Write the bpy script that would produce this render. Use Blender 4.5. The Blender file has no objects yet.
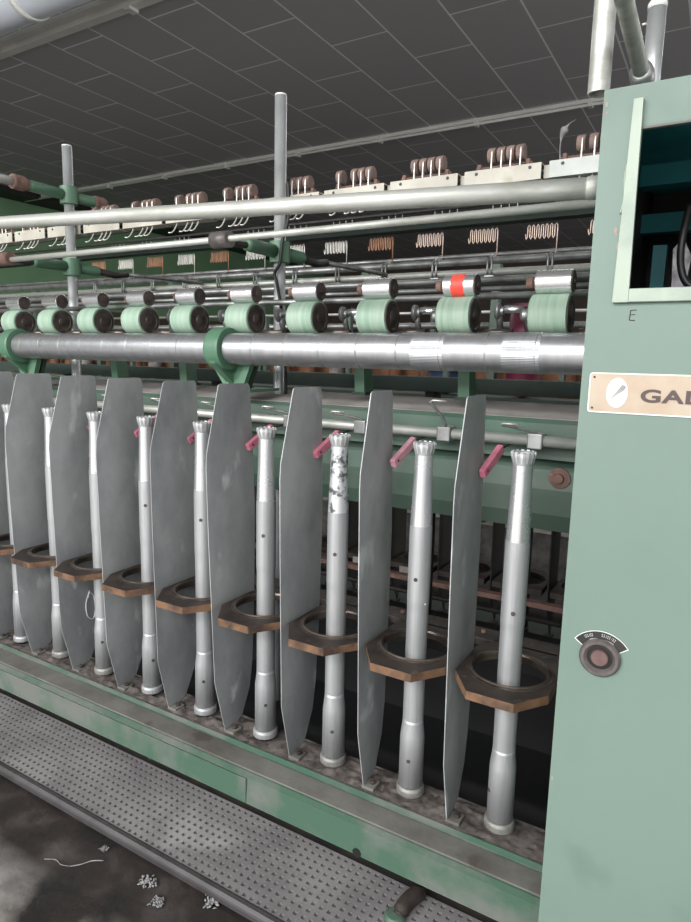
import bpy, bmesh, math, random
from mathutils import Vector, Matrix
random.seed(7)
PI = math.pi
sc = bpy.context.scene
COL = sc.collection
# ---------------------------------------------------------------- camera
cam = bpy.data.cameras.new('camera'); camo = bpy.data.objects.new('camera', cam); COL.objects.link(camo)
CAMLOC = Vector((.2196, -.8304, .6626))
yaw, pit, rol = .53196, .157228, .022911
F = Vector((-math.sin(yaw)*math.cos(pit), math.cos(yaw)*math.cos(pit), -math.sin(pit)))
R0 = Vector((math.cos(yaw), math.sin(yaw), 0)); U0 = R0.cross(F)
R = R0*math.cos(rol)+U0*math.sin(rol); U = -R0*math.sin(rol)+U0*math.cos(rol)
M = Matrix((R, U, -F)).transposed().to_4x4(); M.translation = CAMLOC
camo.matrix_world = M
cam.sensor_fit = 'VERTICAL'; cam.sensor_height = 36; cam.lens = 640.9*36/922
cam.clip_start = .01; cam.clip_end = 100
sc.camera = camo
# ---------------------------------------------------------------- light
sc.view_settings.view_transform = 'Standard'; sc.view_settings.look = 'None'
sc.view_settings.gamma = 1; sc.view_settings.use_curve_mapping = False
sc.view_settings.exposure = -0.42
w = bpy.data.worlds.new('world'); sc.world = w; w.use_nodes = True
bg = w.node_tree.nodes['Background']; bg.inputs[0].default_value = (.98, .98, 1, 1); bg.inputs[1].default_value = .95
def area(name, loc, target, sx, sy, power, col=(1, 1, 1)):
    l = bpy.data.lights.new(name, 'AREA'); l.shape = 'RECTANGLE'; l.size = sx; l.size_y = sy; l.energy = power; l.color = col
    o = bpy.data.objects.new(name, l); COL.objects.link(o); o.location = loc
    o.rotation_euler = (Vector(target)-Vector(loc)).to_track_quat('-Z', 'Y').to_euler(); return o
area('high_fill', (-1.5, -5.6, 2.15), (-1.5, 5, 2.3), 7.0, .8, 330, (.99, .99, 1))  # added light at ceiling height to brighten trunking and boards
area('bounce_fill', (-1.2, -3.9, 2.6), (-1.2, -3.9, 0), 6.5, 1.0, 640, (1, 1, .98))  # added light on the unseen floor, bouncing up to the ceiling
area('rear_fill', (-2.5, 3.1, 2.6), (-2.5, 3.1, 0), 8, .3, 80, (1, 1, .98))  # added fill brightening the clutter behind the machine
area('window_daylight', (-2.4, -4.6, 1.0), (-.5, 0, .4), 3.2, 1.6, 40, (.97, .98, 1))
area('side_fill', (4.2, -2.0, 1.0), (-.8, .1, .3), 2.6, 1.4, 40, (.97, .98, 1))  # added fill for the divider faces turned to the right
area('aisle_daylight', (4.5, 5.0, 1.6), (-1.5, 3.5, .8), 4, 1.6, 90, (1, .98, .95))
# ---------------------------------------------------------------- helpers
def lin(c): return tuple(((v/255/12.92) if v/255 <= .04045 else ((v/255+.055)/1.055)**2.4) for v in c)+(1,)
def mat(name, c1, c2=None, scale=8, rough=.6, metal=0, bump=0, bscale=60, lo=.4, hi=.65, spec=.5, stretch=None, rough2=None, detail=6, c3=None, s3=30):
    m = bpy.data.materials.new(name); m.use_nodes = True; nt = m.node_tree; N = nt.nodes; L = nt.links
    b = N['Principled BSDF']; b.inputs['Roughness'].default_value = rough; b.inputs['Metallic'].default_value = metal
    b.inputs['Specular IOR Level'].default_value = spec
    b.inputs['Base Color'].default_value = lin(c1)
    tc = N.new('ShaderNodeTexCoord'); oi = N.new('ShaderNodeObjectInfo')
    va = N.new('ShaderNodeVectorMath'); va.operation = 'ADD'
    mm = N.new('ShaderNodeMath'); mm.operation = 'MULTIPLY'; mm.inputs[1].default_value = 13.7
    L.new(oi.outputs['Random'], mm.inputs[0]); L.new(tc.outputs['Object'], va.inputs[0]); L.new(mm.outputs[0], va.inputs[1])
    vec = va.outputs[0]
    if stretch:
        mp = N.new('ShaderNodeMapping'); mp.inputs['Scale'].default_value = stretch; L.new(vec, mp.inputs[0]); vec = mp.outputs[0]
    if c2:
        n = N.new('ShaderNodeTexNoise'); n.inputs['Scale'].default_value = scale; n.inputs['Detail'].default_value = detail; n.inputs['Roughness'].default_value = .6
        L.new(vec, n.inputs['Vector'])
        r = N.new('ShaderNodeValToRGB'); r.color_ramp.elements[0].position = lo; r.color_ramp.elements[1].position = hi
        r.color_ramp.elements[0].color = lin(c1); r.color_ramp.elements[1].color = lin(c2)
        L.new(n.outputs[0], r.inputs[0]); out = r.outputs[0]
        if c3:
            n3 = N.new('ShaderNodeTexNoise'); n3.inputs['Scale'].default_value = s3; n3.inputs['Detail'].default_value = 4; L.new(vec, n3.inputs['Vector'])
            r3 = N.new('ShaderNodeValToRGB'); r3.color_ramp.elements[0].position = .62; r3.color_ramp.elements[1].position = .7
            r3.color_ramp.elements[0].color = (0, 0, 0, 1); r3.color_ramp.elements[1].color = (1, 1, 1, 1)
            L.new(n3.outputs[0], r3.inputs[0])
            mx = N.new('ShaderNodeMix'); mx.data_type = 'RGBA'; L.new(r3.outputs[0], mx.inputs['Factor']); L.new(out, mx.inputs[6]); mx.inputs[7].default_value = lin(c3); out = mx.outputs[2]
        L.new(out, b.inputs['Base Color'])
        if rough2 is not None:
            mr = N.new('ShaderNodeMapRange'); mr.inputs[1].default_value = lo; mr.inputs[2].default_value = hi; mr.inputs[3].default_value = rough; mr.inputs[4].default_value = rough2
            L.new(n.outputs[0], mr.inputs[0]); L.new(mr.outputs[0], b.inputs['Roughness'])
    if bump:
        n2 = N.new('ShaderNodeTexNoise'); n2.inputs['Scale'].default_value = bscale; n2.inputs['Detail'].default_value = 5; L.new(vec, n2.inputs['Vector'])
        bp = N.new('ShaderNodeBump'); bp.inputs['Strength'].default_value = bump; bp.inputs['Distance'].default_value = .002
        L.new(n2.outputs[0], bp.inputs['Height']); L.new(bp.outputs[0], b.inputs['Normal'])
    return m
G = {}
G['cab'] = mat('cabinet_green_paint', (107, 127, 117), (101, 121, 111), 3, .5, bump=.1, bscale=40, c3=(97, 116, 106), s3=6)
G['frame_lt'] = mat('pale_green_frame', (154, 166, 152), (132, 146, 134), 14, .45, bump=.2)
G['green'] = mat('machine_green', (66, 92, 78), (76, 90, 80), 6, .5, bump=.2, c3=(84, 92, 84), s3=12)
G['greendusty'] = mat('dusty_green', (60, 88, 72), (98, 102, 96), 7, .7, bump=.3, lo=.42, hi=.58)
G['greendark'] = mat('dark_green', (34, 52, 44), (44, 58, 50), 8, .6)
G['dustgrey'] = mat('dust_grey', (108, 107, 102), (84, 80, 76), 9, .95, bump=.5, c3=(70, 62, 58), s3=16)
G['litdust'] = mat('lit_dust', (150, 145, 142), (122, 117, 112), 9, .95, bump=.4)  # beam-top dust, colour lightened for the light falling on it
G['bracket'] = mat('bracket_green', (74, 112, 88), (84, 116, 94), 8, .45, bump=.15)
G['teal'] = mat('teal_paint', (40, 132, 138), (32, 110, 116), 10, .5)
G['dark'] = mat('dark_metal_and_shade', (34, 34, 34), (50, 46, 42), 20, .6)
G['black'] = mat('black_rubber_and_shade', (20, 20, 22), None, rough=.5)
G['alu'] = mat('aluminium_tube', (176, 177, 178), (156, 158, 160), 30, .42, .55, stretch=(4, 4, .15), rough2=.5)
G['alubright'] = mat('aluminium_polished', (228, 229, 231), (214, 216, 218), 6, .25, .85, rough2=.32)
G['aluworn'] = mat('aluminium_worn', (220, 222, 224), (96, 98, 98), 60, .35, .7, lo=.5, hi=.6, rough2=.7)
G['crown'] = mat('crown_white_metal', (232, 234, 236), (205, 207, 208), 60, .35, .6)
G['collar'] = mat('collar_metal', (150, 150, 146), (122, 120, 114), 50, .5, .5)
G['rollerA'] = mat('fluted_steel', (186, 187, 190), (164, 166, 169), 6, .3, .9, stretch=(8, 1, 1), rough2=.42)
G['steel'] = mat('steel', (170, 172, 172), (120, 120, 116), 18, .4, .8, rough2=.6)
G['chrome'] = mat('chrome_top_roller', (220, 221, 222), (196, 197, 200), 8, .22, .95, rough2=.35, stretch=(.3, 4, 4))
G['galv'] = mat('galvanised_sheet', (174, 176, 177), (136, 139, 141), 7, .5, .25, rough2=.62, c3=(194, 199, 199), s3=16, bump=.1, stretch=(1, 1, .6))
G['pipe'] = mat('galvanised_pipe', (198, 200, 194), (166, 168, 160), 22, .38, .55, rough2=.6, stretch=(.6, 2, 2), bump=.1)
G['pole'] = mat('pole_metal', (196, 200, 200), (170, 174, 174), 12, .4, .6)
G['cot'] = mat('green_rubber_roller', (132, 160, 140), (158, 176, 160), 24, .55, stretch=(6, .3, .3))
G['endcap'] = mat('greasy_end_cap', (86, 76, 70), (50, 44, 42), 60, .5, .3)
G['rust'] = mat('rusty_brown', (120, 92, 82), (92, 72, 66), 40, .8, bump=.4, c3=(150, 120, 110), s3=60)
G['reel'] = mat('reel_brown', (128, 108, 100), (104, 86, 80), 60, .8, bump=.3)
G['cream'] = mat('cream_channel', (184, 181, 169), (164, 160, 148), 14, .5, c3=(160, 156, 136), s3=30)
G['greybox'] = mat('pale_grey_channel', (184, 188, 184), (164, 168, 164), 14, .5)
G['wire'] = mat('wire_bright', (214, 212, 204), None, rough=.35, metal=.5)
G['wirecu'] = mat('wire_copper', (176, 132, 104), (150, 108, 84), 90, .45, .4)
G['wirepink'] = mat('wire_pale_pink', (212, 190, 176), None, rough=.4, metal=.3)
G['pink'] = mat('pink_plastic', (208, 126, 146), (192, 106, 128), 50, .5)
G['pinkpale'] = mat('pale_pink_plastic', (214, 158, 170), (190, 130, 146), 50, .55)
G['ringtop'] = mat('greasy_ring_plate', (64, 55, 50), (40, 35, 32), 26, .6, .2, c3=(84, 75, 70), s3=50, bump=.4)
G['ringside'] = mat('bare_bronze_edge', (118, 88, 64), (56, 42, 36), 30, .6, .1, bump=.3)
G['ringsteel'] = mat('ring_steel', (110, 100, 92), (74, 66, 60), 30, .35, .7)
G['red'] = mat('red_tape', (226, 62, 52), (240, 88, 74), 40, .5)
G['tread'] = mat('grey_tread', (136, 134, 134), (112, 108, 110), 10, .55, .15, bump=.3, c3=(150, 148, 148), s3=5)
G['treadhole'] = mat('tread_dimple_dirt', (86, 82, 84), (102, 96, 96), 30, .8)
G['treadedge'] = mat('tread_edge', (70, 67, 69), (56, 53, 55), 20, .5, .2)
G['magenta'] = mat('magenta_plastic', (112, 26, 58), (90, 22, 48), 10, .5)
G['blue'] = mat('blue_plastic', (36, 50, 84), (30, 40, 64), 10, .5)
G['cone'] = mat('brown_cone', (132, 88, 60), (96, 66, 48), 20, .8)
G['conew'] = mat('undyed_yarn', (150, 146, 140), (120, 114, 110), 30, .9)
G['fluff'] = mat('cotton_fluff', (140, 140, 142), (104, 102, 102), 60, .95, bump=.6)
G['dustfluff'] = mat('dust_fluff', (98, 91, 87), (54, 47, 44), 35, .98, bump=.8, c3=(104, 96, 94), s3=60)
G['plate'] = mat('gilt_name_plate', (164, 143, 122), (174, 162, 146), 12, .4, .2)
G['ink'] = mat('dark_lettering', (72, 58, 56), None, rough=.5)
G['white'] = mat('white_print', (214, 216, 214), None, rough=.5)
G['button'] = mat('grey_bezel', (108, 102, 100), (84, 78, 76), 60, .45, .3)
G['buttonred'] = mat('dull_red_button', (106, 82, 78), (88, 68, 66), 60, .55)
G['yellowbulb'] = mat('amber_plastic', (222, 160, 40), None, rough=.3)
G['wallgreen'] = mat('green_wall', (122, 160, 122), (112, 148, 112), 1, .8)
G['wallbrown'] = mat('brown_wall', (96, 84, 76), (74, 66, 60), 1.2, .9)
G['trunk'] = mat('white_trunking', (246, 246, 240), (232, 232, 226), 3, .5)
G['duct'] = mat('pale_duct', (214, 220, 228), (200, 206, 214), 2, .45)
G['belt'] = mat('crumpled_foil', (150, 148, 150), (90, 86, 90), 60, .35, .4, bump=1.0, bscale=30)

def ceiling_mat():
    m = bpy.data.materials.new('dark_ceiling_boards'); m.use_nodes = True; N = m.node_tree.nodes; L = m.node_tree.links
    b = N['Principled BSDF']; b.inputs['Roughness'].default_value = .85; b.inputs['Specular IOR Level'].default_value = .2
    g = N.new('ShaderNodeNewGeometry'); s = N.new('ShaderNodeSeparateXYZ'); c = N.new('ShaderNodeCombineXYZ'); L.new(g.outputs['Position'], s.inputs[0])
    ax = N.new('ShaderNodeMath'); ax.operation = 'ADD'; ax.inputs[1].default_value = .985+.406*30
    ay = N.new('ShaderNodeMath'); ay.operation = 'ADD'; ay.inputs[1].default_value = -2.985+.797*20
    L.new(s.outputs[0], ax.inputs[0]); L.new(s.outputs[1], ay.inputs[0]); L.new(ay.outputs[0], c.inputs[0]); L.new(ax.outputs[0], c.inputs[1])
    br = N.new('ShaderNodeTexBrick'); br.offset = .5; br.offset_frequency = 2; br.squash = 1
    L.new(c.outputs[0], br.inputs['Vector']); br.inputs['Scale'].default_value = 1; br.inputs['Brick Width'].default_value = .797; br.inputs['Row Height'].default_value = .406
    br.inputs['Mortar Size'].default_value = .0072; br.inputs['Mortar Smooth'].default_value = .3
    br.inputs['Color1'].default_value = lin((186, 185, 187)); br.inputs['Color2'].default_value = lin((192, 191, 193)); br.inputs['Mortar'].default_value = lin((255, 255, 255))
    n = N.new('ShaderNodeTexNoise'); n.inputs['Scale'].default_value = 90; L.new(g.outputs['Position'], n.inputs['Vector'])
    mx = N.new('ShaderNodeMix'); mx.data_type = 'RGBA'; mx.blend_type = 'MULTIPLY'; mx.inputs['Factor'].default_value = .12
    L.new(br.outputs['Color'], mx.inputs[6]); L.new(n.outputs[0], mx.inputs[7]); L.new(mx.outputs[2], b.inputs['Base Color'])
    return m
def floor_mat():
    m = bpy.data.materials.new('stained_floor'); m.use_nodes = True; N = m.node_tree.nodes; L = m.node_tree.links
    b = N['Principled BSDF']; b.inputs['Roughness'].default_value = .55
    g = N.new('ShaderNodeNewGeometry')
    def ns(sc_, d=8):
        n = N.new('ShaderNodeTexNoise'); n.inputs['Scale'].default_value = sc_; n.inputs['Detail'].default_value = d; L.new(g.outputs['Position'], n.inputs['Vector']); return n
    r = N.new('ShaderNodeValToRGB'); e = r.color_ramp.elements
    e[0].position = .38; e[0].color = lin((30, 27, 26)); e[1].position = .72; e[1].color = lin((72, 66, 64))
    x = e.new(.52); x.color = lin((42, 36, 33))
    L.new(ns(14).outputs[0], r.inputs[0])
    # pale worn cement in view; farther unseen floor paled to bounce light
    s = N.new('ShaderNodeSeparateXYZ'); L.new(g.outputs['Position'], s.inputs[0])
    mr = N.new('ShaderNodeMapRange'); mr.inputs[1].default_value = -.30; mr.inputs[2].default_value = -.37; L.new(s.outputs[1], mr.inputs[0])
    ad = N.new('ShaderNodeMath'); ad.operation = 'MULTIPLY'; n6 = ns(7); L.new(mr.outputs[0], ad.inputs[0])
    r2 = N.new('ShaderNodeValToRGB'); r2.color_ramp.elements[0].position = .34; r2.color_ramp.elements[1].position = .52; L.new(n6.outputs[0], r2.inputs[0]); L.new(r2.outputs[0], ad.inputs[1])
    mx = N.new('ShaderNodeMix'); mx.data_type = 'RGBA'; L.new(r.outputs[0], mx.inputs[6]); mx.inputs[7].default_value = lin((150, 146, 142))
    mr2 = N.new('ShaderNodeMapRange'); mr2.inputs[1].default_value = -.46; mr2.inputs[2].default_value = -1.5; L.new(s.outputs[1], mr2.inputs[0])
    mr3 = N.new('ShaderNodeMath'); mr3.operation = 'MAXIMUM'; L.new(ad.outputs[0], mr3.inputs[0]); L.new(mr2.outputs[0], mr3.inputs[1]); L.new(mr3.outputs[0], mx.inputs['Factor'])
    L.new(mx.outputs[2], b.inputs['Base Color'])
    bp = N.new('ShaderNodeBump'); bp.inputs['Strength'].default_value = .5; bp.inputs['Distance'].default_value = .004; L.new(ns(60).outputs[0], bp.inputs['Height']); L.new(bp.outputs[0], b.inputs['Normal'])
    return m
G['ceiling'] = ceiling_mat(); G['floor'] = floor_mat()

class MB:
    """collects shapes into one mesh; m = slot index for what follows"""
    def __init__(s): s.bm = bmesh.new(); s.m = 0
    def _f(s, vs):
        try:
            f = s.bm.faces.new(vs); f.material_index = s.m; return f
        except ValueError: return None
    def box(s, x0, x1, y0, y1, z0, z1, bev=0):
        v = [s.bm.verts.new(p) for p in ((x0,y0,z0),(x1,y0,z0),(x1,y1,z0),(x0,y1,z0),(x0,y0,z1),(x1,y0,z1),(x1,y1,z1),(x0,y1,z1))]
        fs = [s._f([v[i] for i in q]) for q in ((3,2,1,0),(4,5,6,7),(0,1,5,4),(1,2,6,5),(2,3,7,6),(3,0,4,7))]
        if bev:
            es = {e for f in fs for e in f.edges}
            r = bmesh.ops.bevel(s.bm, geom=list(es), offset=bev, segments=2, affect='EDGES', profile=.5)
            for f in r['faces']: f.material_index = s.m
        return s
    def tube(s, pts, r, n=16, cap=True, smooth=True):
        pts = [Vector(p) for p in pts]; rs = r if isinstance(r, (list, tuple)) else [r]*len(pts)
        rings = []; up = None
        for i, p in enumerate(pts):
            t = (pts[min(i+1, len(pts)-1)]-pts[max(i-1, 0)])
            if t.length < 1e-9: t = pts[i]-pts[i-2] if i > 1 else Vector((0, 0, 1))
            t.normalize()
            if up is None: up = t.orthogonal().normalized()
            up = (up-t*up.dot(t)).normalized() if (up-t*up.dot(t)).length > 1e-6 else t.orthogonal().normalized()
            b = t.cross(up)
            rings.append([s.bm.verts.new(p+(up*math.cos(2*PI*k/n)+b*math.sin(2*PI*k/n))*rs[i]) for k in range(n)])
        for a, b in zip(rings, rings[1:]):
            for k in range(n):
                f = s._f((a[k], a[(k+1) % n], b[(k+1) % n], b[k]))
                if f: f.smooth = smooth
        if cap:
            s._f(rings[0][::-1]); s._f(rings[-1])
        return s
    def lathe(s, prof, o=(0, 0, 0), axis='Z', n=24, caps=True, slots=None, seg_smooth=True):
        """prof: list of (radius, height); revolve about axis through o"""
        o = Vector(o)
        def P(r, h, a):
            c, q = r*math.cos(a), r*math.sin(a)
            return o+(Vector((c, q, h)) if axis == 'Z' else Vector((h, c, q)) if axis == 'X' else Vector((q, h, c)))
        prev = None
        for i in range(len(prof)-1):
            # separate rings per segment keeps the edges crisp
            a = [s.bm.verts.new(P(*prof[i], 2*PI*k/n)) for k in range(n)]
            b = [s.bm.verts.new(P(*prof[i+1], 2*PI*k/n)) for k in range(n)]
            for k in range(n):
                f = s._f((a[k], a[(k+1) % n], b[(k+1) % n], b[k]))
                if f:
                    f.smooth = seg_smooth
                    if slots: f.material_index = slots[i]
            if i == 0 and caps and prof[0][0] > 1e-5:
                f = s._f(a[::-1]);
                if f and slots: f.material_index = slots[0]
            if i == len(prof)-2 and caps and prof[-1][0] > 1e-5:
                f = s._f(b)
                if f and slots: f.material_index = slots[-1]
        return s
    def prism(s, poly, a0, a1, axis='X', side=None):
        """poly of 2D points extruded along axis from a0 to a1. X:(y,z)  Y:(x,z)  Z:(x,y)"""
        def P(p, a): return (a, p[0], p[1]) if axis == 'X' else (p[0], a, p[1]) if axis == 'Y' else (p[0], p[1], a)
        A = [s.bm.verts.new(P(p, a0)) for p in poly]; B = [s.bm.verts.new(P(p, a1)) for p in poly]; n = len(poly)
        s._f(A[::-1]); s._f(B)
        for k in range(n):
            f = s._f((A[k], A[(k+1) % n], B[(k+1) % n], B[k]))
            if f and side is not None: f.material_index = side
        return s
    def build(s, name, m, parent=None, loc=None, weld=False):
        if weld: bmesh.ops.remove_doubles(s.bm, verts=s.bm.verts, dist=1e-6)
        bmesh.ops.recalc_face_normals(s.bm, faces=s.bm.faces)
        me = bpy.data.meshes.new(name); s.bm.to_mesh(me); s.bm.free()
        for x in (m if isinstance(m, (list, tuple)) else [m]): me.materials.append(G[x])
        o = bpy.data.objects.new(name, me); COL.objects.link(o)
        if parent: o.parent = parent
        if loc: o.location = loc
        return o
def tag(o, label, cat, group=None, kind=None):
    if label: o['label'] = label
    if cat: o['category'] = cat
    if group: o['group'] = group
    if kind: o['kind'] = kind
    return o
def thing(name, loc, label, cat, group=None):
    o = bpy.data.objects.new(name, None); o.empty_display_size = .02; COL.objects.link(o); o.location = loc
    return tag(o, label, cat, group)
def kids(o): return [c for c in bpy.data.objects if c.parent == o]
def dup(root, loc, label, rotz=None):
    r = root.copy(); COL.objects.link(r); r.location = loc; r['label'] = label
    if rotz is not None: r.rotation_euler.z = rotz
    for ch in kids(root):
        c = ch.copy(); COL.objects.link(c); c.parent = r
        for g in kids(ch):
            d = g.copy(); COL.objects.link(d); d.parent = c
    return r
def smooth_path(pts, n=6):
    pts = [Vector(p) for p in pts]; out = []
    for i in range(len(pts)-1):
        p0 = pts[max(i-1, 0)]; p1 = pts[i]; p2 = pts[i+1]; p3 = pts[min(i+2, len(pts)-1)]
        for k in range(n):
            t = k/n; out.append(.5*((2*p1)+(p2-p0)*t+(2*p0-5*p1+4*p2-p3)*t*t+(3*p1-p0-3*p2+p3)*t**3))
    out.append(pts[-1]); return out
ORD = ['first', 'second', 'third', 'fourth', 'fifth', 'sixth', 'seventh', 'eighth', 'ninth', 'tenth', 'eleventh', 'twelfth', 'thirteenth', 'fourteenth']
S = .14
XL = -1.75       # how far the near side of the machine runs to the left
XR = .09         # its end at the cabinet
# ================================================================ SETTING
def struct(mb, name, m): return tag(mb.build(name, m), None, None, kind='structure')
FZ = -.1165
struct(MB().box(-8.2, 6, -6, 12.2, FZ-.1, FZ), 'floor', 'floor')
CZ = 2.6626
struct(MB().box(-8.2, 6, -6, 12.2, CZ, CZ+.1), 'ceiling', 'ceiling')
b = MB(); b.box(-8.2, -8, -6, 12, 1.3, CZ); b.m = 1; b.box(-8.2, -7.98, -6, 12, FZ, 1.3)
struct(b, 'wall_left', ['wallgreen', 'wallbrown'])
b = MB(); b.box(-8, 6, 12, 12.2, FZ, CZ); struct(b, 'wall_back', ['wallbrown'])
b = MB(); b.box(-7.98, -7.6, -5, 12, CZ-.06, CZ); struct(b, 'trim_1', ['dark'])

# ceiling trunking (far) and lighting trunk + duct (near)
def trunk(y, label, w=.05, h=.055):
    t = thing('ceiling_trunking', (-1, y, CZ), label, 'trunking')
    MB().box(-6.9, 5, -w/2, w/2, -h*.55, 0, .003).build('channel', 'trunk', t)
    MB().tube([(-6.9, -w/2-.02, -h), (5, -w/2-.02, -h)], .012, 10).build('conduit', 'trunk', t)
    for k in range(12): MB().box(-6.2+k*.9, -6.17+k*.9, -w/2-.036, 0, -h-.014, -h*.5).build('saddle', 'trunk', t)
trunk(4.62, 'long white cable trunking crossing the ceiling beyond the machine')
t = thing('fluorescent_fixture', (-3.2, 1.98, CZ), 'long white light fixture rail under ceiling at the upper left', 'light fixture')
MB().box(-3.5, 2.0, -.03, .03, -.05, 0, .004).build('housing', 'trunk', t)
MB().box(-3.5, .5, -.09, -.045, -.03, 0, .003).build('cable_tray', 'trunk', t)
MB().box(.25, .3, -.035, .035, -.065, -.045, .003).build('end_clip', 'trunk', t)
t = thing('ventilation_duct', (-3.3, 1.46, CZ-.15), 'large pale round air duct hanging under the ceiling at the upper left corner', 'duct')
MB().tube([(-3.5, 0, 0), (3, 0, 0)], .13, 32).build('duct_pipe', 'duct', t)
for k in range(4): MB().lathe([(.136, -.02), (.136, .02)], (-2.6+k*1.4, 0, 0), 'X', 32).build('duct_band', 'trunk', t)

# ================================================================ BASE OF THE MACHINE
rail = thing('base_rail', (0, 0, 0), 'long green painted base rail with dusty ledge under the tubes', 'machine base')
b = MB(); b.prism([(-.034, 0), (-.034, -.010), (-.074, -.014), (-.082, -.018), (-.084, -.064), (-.07, -.068), (.03, -.068), (.036, 0)], XL, XR, 'X')
o = b.build('rail_body', 'greendusty', rail)
MB().box(XL, XR, -.036, -.0342, -.006, .0025).build('raised_lip', 'greendusty', rail)
MB().box(XL, XR, -.073, -.0365, -.0125, -.0093).build('ledge_dust', 'dustgrey', rail)
MB().box(XL, XR, -.0315, .034, -.001, .0015).build('deck_plate', 'dustfluff', rail)
for x in (-1.07, -.185, -.62): MB().lathe([(.007, -.0003), (.007, .0008)], (x, -.0845, -.060), 'Y', 16).build('drain_hole', 'black', rail)
# painted chips along the rail front
MB().box(XL, -.395, -.0852, -.083, -.063, -.019).build('painted_cover_strip', 'greendusty', rail)
# fluff heaps on the deck
from mathutils import noise
bm = MB(); g_ = .0036; nx_ = int((XR-.004-XL)/g_); ny_ = 18; rows = []
for i in range(nx_+1):
    col_ = []
    for j in range(ny_+1):
        x = XL+i*g_; y = -.0310+j*.062/ny_
        h = noise.noise(Vector((x*42, y*42, 0)))*.0055+noise.noise(Vector((x*120, y*120, 3)))*.0035+noise.noise(Vector((x*260, y*260, 7)))*.0012
        edge = min(1, min(j, ny_-j)/3)
        col_.append(bm.bm.verts.new((x, y, .0012+max(0, .0016+h)*edge)))
    rows.append(col_)
for i in range(nx_):
    for j in range(ny_):
        f = bm._f((rows[i][j], rows[i+1][j], rows[i+1][j+1], rows[i][j+1])); f.smooth = True
tag(bm.build('deck_lint', 'dustfluff'), 'brown lint and dust lying along the deck between the tubes', 'lint', kind='stuff')

# tread board with real dimples
tr = thing('foot_board', (0, 0, -.10), 'long grey metal footboard with dimpled tread along the base rail', 'footboard')
b = MB(); p = .0132; hs = .0030
y0, y1 = -.212, -.046
ny = int((y1-y0-.008)/p); 
nx = int((XR-.004-XL)/p)
V = {}
def gv(x, y, z):
    k = (round(x, 5), round(y, 5), z)
    if k not in V: V[k] = b.bm.verts.new((x, y, z))
    return V[k]
for i in range(nx):
    for j in range(ny):
        cx = XL+(i+.5)*p; cy = y0+.008+(j+.5)*p
        xs = [cx-p/2, cx-hs, cx+hs, cx+p/2]; yy = [cy-p/2, cy-hs, cy+hs, cy+p/2]
        for a in range(3):
            for c in range(3):
                if a == 1 and c == 1: continue
                b.m = 0; b._f((gv(xs[a], yy[c], 0), gv(xs[a+1], yy[c], 0), gv(xs[a+1], yy[c+1], 0), gv(xs[a], yy[c+1], 0)))
        b.m = 1; d = -.0018; q = [(xs[1], yy[1]), (xs[2], yy[1]), (xs[2], yy[2]), (xs[1], yy[2])]
        lo = [b.bm.verts.new((u*.75+cx*.25, v*.75+cy*.25, d)) for u, v in q]; hi = [gv(u, v, 0) for u, v in q]
        b._f(lo)
        for k in range(4): b._f((hi[k], hi[(k+1) % 4], lo[(k+1) % 4], lo[k]))
b.build('tread_plate', ['tread', 'treadhole'], tr)
XE = XL+nx*p
b = MB(); b.prism([(-.212, -.003), (-.204, -.003), (-.204, .0008), (-.207, .0025), (-.213, .0025), (-.217, -.001), (-.218, -.004), (-.218, -.011), (-.212, -.0125)], XL, XE, 'X'); b.build('edge_bead', 'treadedge', tr)
b = MB(); b.box(XL, XE, -.2105, -.03, -.013, -.004); b.build('board_core', 'dark', tr)
for x in (-1.5, -.9, -.3): MB().box(x, x+.04, -.20, -.05, FZ+.10, -.013).build('support_foot', 'dark', tr)
# dirty pedal at the bottom edge
pd = thing('foot_pedal', (-.095, -.088, -.10), 'dirty brown foot pedal on the footboard at the bottom edge of the picture', 'pedal')
MB().tube(smooth_path([(-.004, -.03, .004), (-.002, -.01, .010), (.004, .010, .011), (.008, .022, .007)]), [.009]*3+[.0115]*12+[.010]*3+[.006], 12).build('pedal_arm', 'ringtop', pd)
MB().lathe([(.015, 0), (.015, .005), (.011, .009), (0, .010)], (-.008, -.032, 0), 'Z', 20).build('pedal_boss', 'green', pd)

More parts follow.
